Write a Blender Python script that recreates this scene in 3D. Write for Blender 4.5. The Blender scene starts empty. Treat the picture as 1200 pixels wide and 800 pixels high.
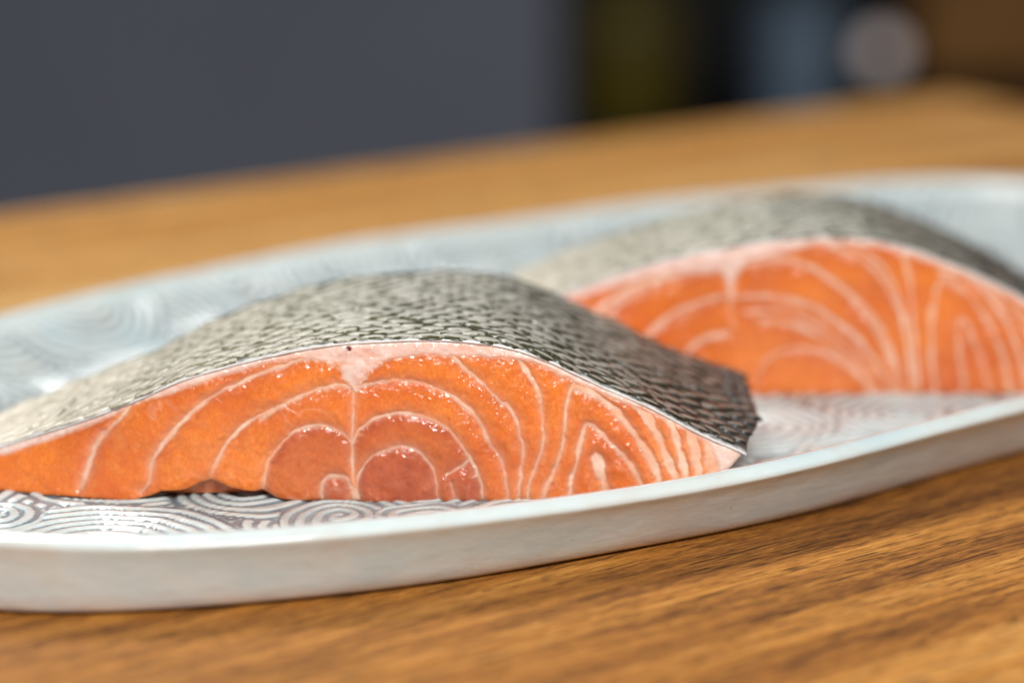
import bpy, math, random
import numpy as np
from mathutils import Vector, Matrix

random.seed(7)
rng = np.random.default_rng(7)
scene = bpy.context.scene
col = scene.collection

# ------------------------------------------------------------------ camera
CAM_Z = 0.192
cam_d = bpy.data.cameras.new('camera')
cam = bpy.data.objects.new('camera', cam_d)
col.objects.link(cam)
cam.location = (0, 0, CAM_Z)
cam.rotation_euler = (math.radians(90 - 15), 0, 0)
cam_d.sensor_width = 36.0
cam_d.lens = 85.0
cam_d.clip_start = 0.02
cam_d.clip_end = 60
cam_d.dof.use_dof = True
cam_d.dof.focus_distance = 0.559
cam_d.dof.aperture_fstop = 4.0
scene.camera = cam
scene.render.resolution_x = 1024
scene.render.resolution_y = 682

# ------------------------------------------------------------------ world, lamps, exposure
world = bpy.data.worlds.new('World')
scene.world = world
world.use_nodes = True
wbg = world.node_tree.nodes['Background']
wbg.inputs[0].default_value = (0.80, 0.88, 1.0, 1)
wbg.inputs[1].default_value = 0.17


def area(name, loc, target, size, power, color, size_y=None):
    d = bpy.data.lights.new(name, 'AREA')
    d.energy = power
    d.color = color
    d.size = size
    if size_y:
        d.shape = 'RECTANGLE'
        d.size_y = size_y
    o = bpy.data.objects.new(name, d)
    o.location = loc
    o.rotation_euler = (Vector(target) - Vector(loc)).to_track_quat('-Z', 'Y').to_euler()
    col.objects.link(o)
    return o


area('window_light', (-0.45, 1.10, 1.25), (0.0, 0.62, 0.0), 0.46, 13.5, (0.97, 0.99, 1.0), 0.36)
area('room_light', (0.16, -0.52, 0.95), (0.0, 0.58, 0.0), 0.44, 23, (1.0, 0.99, 0.98), 0.36)

scene.view_settings.view_transform = 'Standard'
scene.view_settings.look = 'None'
scene.view_settings.exposure = 0.0
scene.view_settings.gamma = 1.0
scene.render.engine = 'CYCLES'
scene.cycles.use_denoising = True
scene.cycles.max_bounces = 8


# ------------------------------------------------------------------ helpers
def ss(a, b, x):
    t = np.clip((np.asarray(x, float) - a) / (b - a), 0, 1)
    return t * t * (3 - 2 * t)


_perm = np.random.default_rng(3).random((256, 256))


def vnoise(x, y):
    x = np.asarray(x, float); y = np.asarray(y, float)
    xi = np.floor(x).astype(int); yi = np.floor(y).astype(int)
    fx = x - xi; fy = y - yi
    fx = fx * fx * (3 - 2 * fx); fy = fy * fy * (3 - 2 * fy)
    g = lambda i, j: _perm[i % 256, j % 256]
    a = g(xi, yi) * (1 - fx) + g(xi + 1, yi) * fx
    b = g(xi, yi + 1) * (1 - fx) + g(xi + 1, yi + 1) * fx
    return (a * (1 - fy) + b * fy) * 2 - 1


def fbm(x, y, n=3):
    s = 0; a = 1.0
    for k in range(n):
        s = s + a * vnoise(x * 2 ** k + 17.3 * k, y * 2 ** k + 5.1 * k)
        a *= 0.5
    return s


def catmull(pts, n=8):
    p = np.array(pts, float)
    if len(p) < 3:
        return p
    e = np.vstack([2 * p[0] - p[1], p, 2 * p[-1] - p[-2]])
    out = []
    for i in range(1, len(e) - 2):
        t = np.linspace(0, 1, n, endpoint=False)[:, None]
        p0, p1, p2, p3 = e[i - 1], e[i], e[i + 1], e[i + 2]
        out.append(0.5 * ((2 * p1) + (p2 - p0) * t + (2 * p0 - 5 * p1 + 4 * p2 - p3) * t ** 2
                          + (3 * p1 - p0 - 3 * p2 + p3) * t ** 3))
    out.append(p[-1:])
    return np.vstack(out)


def dist_polyline(px, pz, pl):
    d = np.full(px.shape, 1e9)
    for a, b in zip(pl[:-1], pl[1:]):
        ab = b - a
        L = ab @ ab + 1e-12
        t = np.clip(((px - a[0]) * ab[0] + (pz - a[1]) * ab[1]) / L, 0, 1)
        d = np.minimum(d, np.hypot(px - a[0] - t * ab[0], pz - a[1] - t * ab[1]))
    return d


def sdf_poly(px, pz, pl):
    """signed distance, negative inside"""
    pl = np.vstack([pl, pl[:1]])
    d = dist_polyline(px, pz, pl)
    ins = np.zeros(px.shape, bool)
    for a, b in zip(pl[:-1], pl[1:]):
        c = (a[1] > pz) != (b[1] > pz)
        with np.errstate(divide='ignore', invalid='ignore'):
            xi = (b[0] - a[0]) * (pz - a[1]) / (b[1] - a[1] + 1e-12) + a[0]
        ins ^= c & (px < xi)
    return np.where(ins, -d, d)


def mesh_np(name, verts, quads, smooth=True, normals=None):
    verts = np.ascontiguousarray(verts, np.float32)
    quads = np.ascontiguousarray(quads, np.int32)
    me = bpy.data.meshes.new(name)
    me.vertices.add(len(verts))
    me.vertices.foreach_set('co', verts.ravel())
    k = quads.shape[1]
    me.loops.add(quads.size)
    me.loops.foreach_set('vertex_index', quads.ravel())
    me.polygons.add(len(quads))
    me.polygons.foreach_set('loop_start', np.arange(0, quads.size, k, dtype=np.int32))
    me.polygons.foreach_set('loop_total', np.full(len(quads), k, np.int32))
    me.update(calc_edges=True)
    me.polygons.foreach_set('use_smooth', np.full(len(quads), smooth))
    if normals is not None:
        me.normals_split_custom_set_from_vertices(np.asarray(normals, np.float32))
    me.update()
    return me


def point_attr(me, name, data):
    data = np.asarray(data, np.float32)
    if data.ndim == 1:
        a = me.attributes.new(name, 'FLOAT', 'POINT')
        a.data.foreach_set('value', data)
    else:
        a = me.attributes.new(name, 'FLOAT_COLOR', 'POINT')
        a.data.foreach_set('color', np.ascontiguousarray(data).ravel())


def put(name, me, mat, parent=None):
    o = bpy.data.objects.new(name, me)
    for m in (mat if isinstance(mat, (list, tuple)) else [mat]):
        if m:
            me.materials.append(m)
    col.objects.link(o)
    if parent:
        o.parent = parent
    return o


def tag(o, label=None, cat=None, group=None, kind=None):
    if label: o['label'] = label
    if cat: o['category'] = cat
    if group: o['group'] = group
    if kind: o['kind'] = kind
    return o


def empty(name, loc, rz=0.0):
    o = bpy.data.objects.new(name, None)
    o.location = loc
    o.rotation_euler = (0, 0, rz)
    o.empty_display_size = 0.02
    col.objects.link(o)
    return o


class NT:
    """small helper to write node trees"""
    def __init__(self, name):
        self.m = bpy.data.materials.new(name)
        self.m.use_nodes = True
        self.t = self.m.node_tree
        self.bsdf = self.t.nodes['Principled BSDF']

    def n(self, typ, ins=None, **props):
        nd = self.t.nodes.new(typ)
        for k, v in props.items():
            setattr(nd, k, v)
        for k, v in (ins or {}).items():
            self.set(nd, k, v)
        return nd

    def set(self, nd, k, v):
        s = nd.inputs[k]
        if isinstance(v, bpy.types.NodeSocket):
            self.t.links.new(v, s)
        elif isinstance(v, bpy.types.Node):
            self.t.links.new(v.outputs[0], s)
        else:
            if s.type == 'RGBA' and len(v) == 3:
                v = (*v, 1)
            s.default_value = v

    def out(self, **ins):
        for k, v in ins.items():
            self.set(self.bsdf, k.replace('_', ' '), v)

    def math(self, op, a, b=0.0, c=None, clamp=False):
        nd = self.n('ShaderNodeMath', operation=op, use_clamp=clamp)
        self.set(nd, 0, a); self.set(nd, 1, b)
        if c is not None: self.set(nd, 2, c)
        return nd.outputs[0]

    def mix(self, f, a, b, blend='MIX'):
        nd = self.n('ShaderNodeMix', data_type='RGBA', blend_type=blend)
        self.set(nd, 0, f); self.set(nd, 6, a); self.set(nd, 7, b)
        return nd.outputs[2]

    def ramp(self, f, stops, interp='LINEAR'):
        nd = self.n('ShaderNodeValToRGB')
        cr = nd.color_ramp
        cr.interpolation = interp
        cr.elements[0].position = stops[0][0]
        cr.elements[0].color = (*stops[0][1], 1)
        cr.elements[-1].position = stops[-1][0]
        cr.elements[-1].color = (*stops[-1][1], 1)
        for p, c in stops[1:-1]:
            cr.elements.new(p).color = (*c, 1)
        self.set(nd, 0, f)
        return nd.outputs[0]

    def maprange(self, v, a, b, c=0.0, d=1.0):
        nd = self.n('ShaderNodeMapRange', {0: v, 1: a, 2: b, 3: c, 4: d})
        return nd.outputs[0]

    def noise(self, vec, scale, detail=3, rough=0.55, dist=0.0):
        nd = self.n('ShaderNodeTexNoise', {'Vector': vec, 'Scale': scale, 'Detail': detail, 'Roughness': rough, 'Distortion': dist})
        return nd.outputs[0]

    def bump(self, h, strength, distance, normal=None):
        nd = self.n('ShaderNodeBump', {'Height': h, 'Strength': strength, 'Distance': distance})
        if normal is not None: self.set(nd, 'Normal', normal)
        return nd.outputs[0]

    def scaled(self, vec, s):
        nd = self.n('ShaderNodeMapping', {'Vector': vec, 'Scale': s})
        return nd.outputs[0]


# ------------------------------------------------------------------ materials
def mat_flesh(name, sat=1.0):
    t = NT(name)
    co = t.n('ShaderNodeTexCoord').outputs['Object']
    at = t.n('ShaderNodeAttribute', attribute_name='tissue')
    sep = t.n('ShaderNodeSeparateColor', {0: at.outputs['Color']})
    fat, lobe, layer = sep.outputs[0], sep.outputs[1], sep.outputs[2]
    vein = at.outputs['Alpha']
    fib = t.noise(t.scaled(co, (1.0, 0.4, 1.0)), 1300, 3, 0.65, 0.4)
    cell = t.n('ShaderNodeTexVoronoi', {'Vector': t.scaled(co, (1.0, 0.3, 0.75)), 'Scale': 1150}).outputs['Distance']
    fib = t.math('ADD', t.math('MULTIPLY', fib, 0.65), t.math('MULTIPLY', t.math('SUBTRACT', 1.0, cell), 0.30))
    mid = t.noise(co, 260, 3, 0.6)
    big = t.noise(co, 48, 3, 0.55)
    orange = t.ramp(fib, [(0.28, (0.78, 0.165, 0.018)), (0.48, (0.86, 0.212, 0.026)), (0.64, (0.91, 0.265, 0.040)), (0.80, (0.95, 0.38, 0.095))])
    orange = t.mix(t.maprange(big, 0.38, 0.66), orange, t.mix(0.75, orange, (0.66, 0.115, 0.020)))
    orange = t.mix(t.math('MULTIPLY', t.maprange(mid, 0.52, 0.8), 0.30), orange, (0.90, 0.36, 0.11))
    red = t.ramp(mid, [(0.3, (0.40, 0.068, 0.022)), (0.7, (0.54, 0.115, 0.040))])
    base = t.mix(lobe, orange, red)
    pale = t.ramp(mid, [(0.3, (0.92, 0.57, 0.39)), (0.7, (0.95, 0.72, 0.56))])
    rose = t.ramp(mid, [(0.3, (0.80, 0.50, 0.41)), (0.7, (0.91, 0.71, 0.62))])
    lipid = t.mix(layer, pale, rose)
    base = t.mix(fat, base, lipid)
    base = t.mix(vein, base, (0.16, 0.02, 0.015))
    nb = t.bump(t.noise(t.scaled(co, (1.0, 0.4, 0.8)), 900, 3, 0.55, 0.5), 0.22, 0.0005)
    wet = t.math('MULTIPLY', t.maprange(t.noise(co, 90, 2, 0.5), 0.32, 0.62, 0.35, 1.0), t.n('ShaderNodeAttribute', attribute_name='sheen').outputs['Fac'])
    cn = t.bump(t.noise(t.scaled(co, (0.65, 0.4, 1.0)), 640, 3, 0.45, 1.0), t.math('MULTIPLY', wet, 0.95), 0.0012)
    t.out(Base_Color=base, Roughness=0.45, Normal=nb, Specular_IOR_Level=0.18, Coat_Weight=1.0, Coat_Roughness=0.125)
    t.set(t.bsdf, 'Coat Normal', cn)
    t.bsdf.subsurface_method = 'BURLEY'
    t.out(Subsurface_Weight=t.math('MULTIPLY', t.math('SUBTRACT', 1.0, fat), 0.5), Subsurface_Radius=(1.0, 0.35, 0.15), Subsurface_Scale=0.0016)
    return t.m


def mat_scale(name, root, shift=0.0, gain=1.0):
    """skin scales; tone follows the place on the fish, read in the fillet's own frame"""
    t = NT(name)
    tc = t.n('ShaderNodeTexCoord', object=root)
    co = tc.outputs['Object']
    x = t.n('ShaderNodeSeparateXYZ', {0: co}).outputs[0]
    wob = t.math('MULTIPLY', t.math('SUBTRACT', t.noise(co, 40, 3), 0.5), 0.05)
    fx = t.maprange(t.math('MULTIPLY_ADD', t.math('ADD', x, wob), gain, shift), -0.105, 0.105)
    centre = t.ramp(fx, [(0.0, (0.92, 0.82, 0.68)), (0.15, (0.82, 0.73, 0.58)), (0.30, (0.55, 0.50, 0.40)), (0.45, (0.53, 0.495, 0.405)), (0.60, (0.47, 0.445, 0.375)),
                         (0.78, (0.33, 0.30, 0.255)), (1.0, (0.19, 0.145, 0.115))])
    edge = t.ramp(fx, [(0.0, (0.90, 0.80, 0.66)), (0.15, (0.70, 0.62, 0.48)), (0.30, (0.27, 0.245, 0.155)), (0.45, (0.095, 0.088, 0.022)), (0.60, (0.050, 0.050, 0.010)), (0.80, (0.034, 0.028, 0.010)),
                       (1.0, (0.016, 0.013, 0.009))])
    uv = t.n('ShaderNodeUVMap', uv_map='UVMap').outputs[0]
    sp = t.n('ShaderNodeSeparateXYZ', {0: uv})
    u, v = sp.outputs[0], sp.outputs[1]
    du = t.math('DIVIDE', u, 0.74)
    dv = t.math('DIVIDE', t.math('ADD', v, 0.47), 0.40)
    q = t.math('SQRT', t.math('ADD', t.math('MULTIPLY', du, du), t.math('MULTIPLY', dv, dv)))
    q = t.math('ADD', q, t.math('MULTIPLY', t.math('SUBTRACT', t.noise(co, 900, 3, 0.6), 0.5), 0.9))
    # pigment lies unevenly: some scales are nearly bare, some almost covered
    q = t.math('ADD', q, t.math('MULTIPLY', t.math('SUBTRACT', t.noise(co, 210, 2, 0.6), 0.5), 1.5))
    q = t.math('ADD', q, t.maprange(fx, 0.50, 0.85, -0.20, 0.16))
    m = t.maprange(q, 0.74, 1.10)
    ln = t.n('ShaderNodeVectorMath', {0: uv}, operation='LENGTH').outputs['Value']
    base = t.mix(m, centre, edge)
    base = t.mix(t.math('MULTIPLY', t.maprange(ln, 0.93, 0.99), t.maprange(fx, 0.18, 0.45)), base, (0.012, 0.012, 0.007))
    rings = t.n('ShaderNodeTexWave', {'Vector': uv, 'Scale': 2.4, 'Distortion': 1.0}, wave_type='RINGS', rings_direction='SPHERICAL')
    nb = t.bump(t.math('ADD', t.math('MULTIPLY', rings.outputs[1], 0.15), t.noise(co, 1300, 3)), 0.5, 0.0004)
    t.out(Base_Color=base, Roughness=0.40, Normal=nb, Specular_IOR_Level=0.3, Coat_Weight=0.28, Coat_Roughness=0.14)
    return t.m


def mat_skin(name, root):
    t = NT(name)
    tc = t.n('ShaderNodeTexCoord', object=root)
    co = tc.outputs['Object']
    x = t.n('ShaderNodeSeparateXYZ', {0: co}).outputs[0]
    fx = t.maprange(x, -0.105, 0.105)
    c = t.ramp(fx, [(0.0, (0.78, 0.70, 0.58)), (0.15, (0.60, 0.54, 0.44)), (0.30, (0.24, 0.22, 0.16)), (0.45, (0.07, 0.07, 0.035)), (0.7, (0.045, 0.044, 0.034)), (1.0, (0.05, 0.046, 0.042))])
    mar = t.n('ShaderNodeAttribute', attribute_name='margin').outputs['Fac']
    mar = t.math('MULTIPLY', mar, t.maprange(t.noise(co, 420, 3), 0.30, 0.60))
    c = t.mix(mar, c, (0.56, 0.55, 0.52))
    nb = t.bump(t.noise(co, 900, 3), 0.5, 0.0004)
    t.out(Base_Color=c, Roughness=0.55, Normal=nb, Coat_Weight=0.2, Coat_Roughness=0.25)
    return t.m


def mat_dermis():
    t = NT('skin_cut_edge')
    co = t.n('ShaderNodeTexCoord').outputs['Object']
    c = t.ramp(t.noise(co, 500, 3), [(0.3, (0.66, 0.60, 0.56)), (0.7, (0.84, 0.82, 0.80))])
    t.out(Base_Color=c, Roughness=0.35, Coat_Weight=0.7, Coat_Roughness=0.12, Normal=t.bump(t.noise(co, 1100, 3), 0.5, 0.0003))
    return t.m


def mat_well():
    t = NT('carved_glaze')
    co = t.n('ShaderNodeTexCoord').outputs['Object']
    g = t.n('ShaderNodeAttribute', attribute_name='groove').outputs['Fac']
    crisp = t.math('ADD', g, t.math('MULTIPLY', t.math('SUBTRACT', t.noise(co, 900, 3), 0.5), 0.35))
    m = t.maprange(crisp, 0.42, 0.70)
    pale = t.ramp(t.noise(co, 120, 4, 0.6), [(0.3, (0.48, 0.54, 0.53)), (0.55, (0.59, 0.635, 0.60)), (0.75, (0.58, 0.55, 0.47))])
    dark = t.ramp(t.noise(co, 90, 3), [(0.35, (0.12, 0.145, 0.165)), (0.6, (0.20, 0.225, 0.25)), (0.75, (0.19, 0.26, 0.31))])
    # the pigment lies thicker in some places than in others
    wear = t.maprange(t.noise(co, 22, 2), 0.30, 0.60, 0.60, 1.0)
    c = t.mix(t.math('MULTIPLY', m, wear), pale, dark)
    pool = t.math('MULTIPLY', t.maprange(t.noise(co, 38, 3, 0.5), 0.56, 0.68), 0.45)
    c = t.mix(pool, c, (0.46, 0.57, 0.58))
    nb = t.bump(t.noise(co, 320, 3), 0.45, 0.0010)
    t.out(Base_Color=c, Roughness=0.36, Normal=nb, Specular_IOR_Level=0.3, Coat_Weight=0.6, Coat_Roughness=0.06)
    return t.m


def mat_rim():
    t = NT('rim_glaze')
    co = t.n('ShaderNodeTexCoord').outputs['Object']
    z = t.n('ShaderNodeSeparateXYZ', {0: co}).outputs[2]
    st = t.scaled(co, (1, 1, 2.2))
    n1 = t.noise(st, 28, 4, 0.6)
    c = t.ramp(n1, [(0.30, (0.50, 0.61, 0.61)), (0.5, (0.62, 0.68, 0.655)), (0.70, (0.59, 0.585, 0.53))])
    tan = t.math('MULTIPLY', t.maprange(t.noise(st, 60, 4, 0.65), 0.54, 0.75), 0.45)
    c = t.mix(tan, c, (0.58, 0.49, 0.40))
    # brown reflection of the wood painted into the glaze colour near the foot
    foot = t.math('MULTIPLY', t.maprange(t.math('ADD', z, t.math('MULTIPLY', t.noise(co, 45, 3), 0.004)), 0.0062, 0.0022), 0.7)
    c = t.mix(foot, c, (0.56, 0.43, 0.35))
    speck = t.maprange(t.noise(co, 700, 2), 0.74, 0.80)
    c = t.mix(t.math('MULTIPLY', speck, 0.6), c, (0.25, 0.19, 0.15))
    nb = t.bump(t.noise(st, 70, 3), 0.3, 0.0012)
    t.out(Base_Color=c, Roughness=0.25, Normal=nb, Specular_IOR_Level=0.5, Coat_Weight=0.9, Coat_Roughness=0.07)
    return t.m


def mat_wood():
    t = NT('oiled_wood')
    co = t.n('ShaderNodeTexCoord').outputs['Object']
    oi = t.n('ShaderNodeObjectInfo')
    off = t.n('ShaderNodeCombineXYZ', {0: t.math('MULTIPLY', oi.outputs['Random'], 7.3), 1: t.math('MULTIPLY', oi.outputs['Random'], 3.1), 2: t.math('MULTIPLY', oi.outputs['Random'], 5.7)})
    p = t.n('ShaderNodeVectorMath', {0: co, 1: off.outputs[0]}, operation='ADD').outputs[0]
    broad = t.noise(t.scaled(p, (1.8, 40, 40)), 1.0, 4, 0.55, 0.6)
    grain = t.noise(t.scaled(p, (10, 360, 360)), 1.0, 5, 0.70, 0.5)
    fine = t.noise(t.scaled(p, (170, 1500, 1500)), 1.0, 3, 0.7, 0.3)
    mixv = t.math('ADD', t.math('MULTIPLY', broad, 0.62), t.math('ADD', t.math('MULTIPLY', grain, 0.44), t.math('MULTIPLY', fine, 0.42)))
    tone = t.math('SUBTRACT', t.math('MULTIPLY', oi.outputs['Random'], 0.13), 0.20)
    c = t.ramp(t.math('ADD', mixv, tone), [(0.34, (0.075, 0.024, 0.006)), (0.44, (0.21, 0.074, 0.014)), (0.54, (0.42, 0.165, 0.028)), (0.64, (0.58, 0.265, 0.060)), (0.78, (0.72, 0.43, 0.16))])
    pore = t.maprange(t.noise(t.scaled(p, (75, 1300, 1300)), 1.0, 3, 0.55), 0.58, 0.66)
    c = t.mix(t.math('MULTIPLY', pore, 0.8), c, (0.055, 0.022, 0.008))
    h = t.math('SUBTRACT', t.math('ADD', t.math('MULTIPLY', grain, 0.6), t.math('MULTIPLY', fine, 0.5)), t.math('MULTIPLY', pore, 0.8))
    t.out(Base_Color=c, Roughness=t.maprange(grain, 0.3, 0.7, 0.58, 0.44), Normal=t.bump(h, 0.9, 0.0008), Specular_IOR_Level=0.28)
    return t.m


def mat_plain(name, c, rough=0.6, scale=6.0, amt=0.25, metallic=0.0):
    t = NT(name)
    co = t.n('ShaderNodeTexCoord').outputs['Object']
    n = t.noise(co, scale, 3)
    cc = t.mix(t.maprange(n, 0.3, 0.7), tuple(v * (1 - amt) for v in c), tuple(min(1, v * (1 + amt)) for v in c))
    t.out(Base_Color=cc, Roughness=rough, Metallic=metallic)
    return t.m


# ------------------------------------------------------------------ room: floor and wall
def box_mesh(name, x0, x1, y0, y1, z0, z1, bev=0.0, seg=2):
    import bmesh
    bm = bmesh.new()
    bmesh.ops.create_cube(bm, size=1.0)
    for v in bm.verts:
        v.co = Vector(((x0 + x1) / 2 + v.co.x * (x1 - x0), (y0 + y1) / 2 + v.co.y * (y1 - y0), (z0 + z1) / 2 + v.co.z * (z1 - z0)))
    if bev:
        bmesh.ops.bevel(bm, geom=bm.edges[:], offset=bev, segments=seg, affect='EDGES', profile=0.6)
    me = bpy.data.meshes.new(name)
    bm.to_mesh(me); bm.free()
    return me


def lathe_mesh(name, prof, n=40):
    vs = []
    for r, z in prof:
        for k in range(n):
            a = 2 * math.pi * k / n
            vs.append((r * math.cos(a), r * math.sin(a), z))
    q = []
    for i in range(len(prof) - 1):
        for k in range(n):
            k2 = (k + 1) % n
            q.append((i * n + k, i * n + k2, (i + 1) * n + k2, (i + 1) * n + k))
    return mesh_np(name, np.array(vs), np.array(q))


FLOOR_Z = -0.75
tag(put('floor', box_mesh('floor', -3.0, 3.0, -1.5, 5.2, FLOOR_Z - 0.05, FLOOR_Z), mat_plain('dark_floor', (0.05, 0.045, 0.04), 0.5)),
    'dark floor beyond the table', kind='structure')
tag(put('wall', box_mesh('wall', -2.2, 0.066, 3.5, 3.62, FLOOR_Z, 1.6), mat_plain('grey_paint', (0.25, 0.255, 0.30), 0.7, 3.0, 0.06)),
    'plain slate grey wall behind the table', kind='structure')

# low dark shelf unit behind the table corner and the few things on it
SH_Z = -0.44
shelf = tag(empty('shelf_unit', (0.75, 3.75, FLOOR_Z)), 'black open shelf unit in the dark beside the grey wall', 'shelf unit')
blk = mat_plain('black_board', (0.010, 0.0095, 0.009), 0.6)
put('back_panel', box_mesh('back_panel', -0.66, 0.66, 0.24, 0.26, 0.0, 1.1), blk, shelf)
put('side_panel', box_mesh('side_panel', -0.68, -0.66, -0.26, 0.26, 0.0, 1.1), blk, shelf)
put('side_panel', box_mesh('side_panel', 0.66, 0.68, -0.26, 0.26, 0.0, 1.1), blk, shelf)
put('shelf_board', box_mesh('shelf_board', -0.66, 0.66, -0.26, 0.24, SH_Z - FLOOR_Z - 0.03, SH_Z - FLOOR_Z), blk, shelf)
put('shelf_board', box_mesh('shelf_board', -0.66, 0.66, -0.26, 0.24, 1.07, 1.10), blk, shelf)

jar = tag(empty('storage_jar', (0.172, 3.62, SH_Z)), 'dark olive jar on the black shelf nearest the grey wall', 'jar')
put('body', lathe_mesh('body', [(0, 0), (0.072, 0), (0.080, 0.01), (0.082, 0.15), (0.076, 0.19), (0.055, 0.21), (0.0, 0.21)]),
    mat_plain('olive_glaze', (0.17, 0.115, 0.006), 0.45), jar)
put('lid', lathe_mesh('lid', [(0.0, 0.2105), (0.05, 0.2105), (0.052, 0.222), (0.02, 0.235), (0.012, 0.255), (0.0, 0.258)]),
    mat_plain('olive_lid', (0.16, 0.12, 0.008), 0.45), jar)

cani = tag(empty('canister', (0.432, 3.62, SH_Z)), 'blue grey canister on the black shelf beside the round lamp', 'canister')
put('body', lathe_mesh('body', [(0, 0), (0.056, 0), (0.060, 0.006), (0.060, 0.17), (0.056, 0.176), (0.0, 0.176)]),
    mat_plain('blue_grey_enamel', (0.24, 0.33, 0.43), 0.4), cani)
put('lid', lathe_mesh('lid', [(0.0, 0.1765), (0.062, 0.1765), (0.063, 0.196), (0.05, 0.203), (0.0, 0.204)]),
    mat_plain('blue_grey_lid', (0.20, 0.28, 0.37), 0.4), cani)

crate = tag(empty('wooden_box', (0.69, 3.62, SH_Z)), 'brown wooden box on the black shelf right of the round lamp', 'box')
brown = mat_plain('brown_wood', (0.36, 0.15, 0.025), 0.5, 14)
bq = mat_plain('dark_box_foot', (0.012, 0.010, 0.008), 0.6)
put('body', box_mesh('body', -0.09, 0.13, -0.08, 0.08, 0.085, 0.235, 0.006), brown, crate)
put('lid', box_mesh('lid', -0.095, 0.135, -0.085, 0.085, 0.2355, 0.255, 0.004), brown, crate)
for sx in (-0.075, 0.085):
    put('foot', box_mesh('foot', sx, sx + 0.03, -0.07, 0.07, 0.0, 0.0848), bq, crate)

glint = tag(empty('added_glint', (0.545, 3.55, SH_Z - 0.0)), 'small round lamp made by an added glowing ball behind the table corner', 'glint')
put('base', lathe_mesh('base', [(0, 0), (0.030, 0), (0.030, 0.008), (0.007, 0.014), (0.006, 0.092), (0.012, 0.097), (0.0, 0.097)], 24), blk, glint)
lt = NT('glint_glow')  # self-lit ball added to imitate a bright glint; its stand is added too
lt.out(Base_Color=(0.8, 0.8, 0.8), Emission_Color=(1.0, 0.80, 0.74), Emission_Strength=0.5)
bp = [(0.024 * math.sin(a), 0.1225 - 0.024 * math.cos(a)) for a in np.linspace(0, math.pi, 12)]
put('glow_ball', lathe_mesh('glow_ball', bp, 24), lt.m, glint)

# ------------------------------------------------------------------ table of narrow staves
TABLE_ROT = math.radians(35.0)
table = tag(empty('wooden_table', (0, 0, 0), TABLE_ROT), 'golden brown wooden table of narrow staves under the oval platter', 'table')
wood = mat_wood()
U0, U1 = -1.05, 0.862
edges = [0.852]
stops = [0.425, 0.3885, 0.3535]
w = 0.0378
while edges[-1] - w > stops[0] + 0.02:
    edges.append(edges[-1] - (w + random.uniform(-0.002, 0.002)))
edges[-1] = stops[0]
edges += stops[1:]
while edges[-1] > -0.12:
    edges.append(edges[-1] - (0.036 + random.uniform(-0.003, 0.003)))
for a, b in zip(edges[:-1], edges[1:]):
    lift = random.uniform(-0.00012, 0.00012)
    put('plank', box_mesh('plank', U0, U1, b + 0.00012, a - 0.00012, -0.032, lift, 0.0006, 2), wood, table)

# ------------------------------------------------------------------ platter
PL_C = (0.0397, 0.6808)
PL_ROT = 0.652
PA, PB, PN = 0.2624, 0.1305, 2.3
platter = tag(empty('oval_platter', (PL_C[0], PL_C[1], 0.0006), PL_ROT), 'pale celadon oval ceramic platter carved with swirling waves on the wooden table', 'platter')


def outline(n):
    a = np.linspace(0, 2 * np.pi, n, endpoint=False)
    # warp the parameter so that points are spread evenly along the edge
    fine = np.linspace(0, 2 * np.pi, 20001)
    fx = PA * np.sign(np.cos(fine)) * np.abs(np.cos(fine)) ** (2 / PN)
    fy = PB * np.sign(np.sin(fine)) * np.abs(np.sin(fine)) ** (2 / PN)
    s = np.r_[0, np.cumsum(np.hypot(np.diff(fx), np.diff(fy)))]
    t = np.linspace(0, s[-1], n, endpoint=False)
    x = np.interp(t, s, fx); y = np.interp(t, s, fy)
    dx = np.roll(x, -1) - np.roll(x, 1); dy = np.roll(y, -1) - np.roll(y, 1)
    L = np.hypot(dx, dy)
    return x, y, dy / L, -dx / L   # outward normal


NR = 1800
ox, oy, onx, ony_ = outline(NR)
# hand made: the edge wanders a little
k = np.arange(NR) / NR * 2 * np.pi
wander = 0.0007 * np.sin(3 * k + 1.0) + 0.0006 * np.sin(7 * k + 2.2) + 0.0004 * np.sin(13 * k + 0.4)
zwand = 0.0005 * np.sin(4 * k + 0.7) + 0.0003 * np.sin(11 * k + 2.0)
ox = ox + onx * wander; oy = oy + ony_ * wander

# rim profile: (inset from the outer edge, height), from the foot up the outside, over the lip and down inside
LIP = 0.0185
prof = [(0.060, 0.0002), (0.0125, 0.0000), (0.0108, 0.0003), (0.0098, 0.0012), (0.0086, 0.0030), (0.0068, 0.0060), (0.0048, 0.0095), (0.0026, 0.0130), (0.0010, 0.0150),
        (0.0002, 0.0158), (0.0000, 0.0163), (0.0003, 0.0169), (0.0011, 0.0174), (0.0024, 0.0180), (0.0038, 0.0184), (0.0050, 0.0182), (0.0060, 0.0174), (0.0068, 0.0163), (0.0072, 0.0154)]
nr = 1000
sel = (np.arange(nr) * NR / nr).astype(int)
rx, ry, rnx, rny, rz = ox[sel], oy[sel], onx[sel], ony_[sel], zwand[sel]
rv = []
# the foot is set in less at one end of the hand-built wall than at the other
foot_k = 0.98 - 0.62 * ss(0.07, -0.16, PL_C[0] + rx * math.cos(PL_ROT) - ry * math.sin(PL_ROT)) * ss(0.72, 0.50, PL_C[1] + rx * math.sin(PL_ROT) + ry * math.cos(PL_ROT))
for j, (d, z) in enumerate(prof):
    dd = d * (foot_k if j < 9 else 1.0)
    rv.append(np.c_[rx - rnx * dd, ry - rny * dd, z + rz * (z / LIP)])
rv = np.vstack(rv)
q = []
i = np.arange(nr); i2 = (i + 1) % nr
for j in range(len(prof) - 1):
    q.append(np.c_[j * nr + i, j * nr + i2, (j + 1) * nr + i2, (j + 1) * nr + i])
put('rim', mesh_np('rim', rv, np.vstack(q)), mat_rim(), platter)

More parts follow.
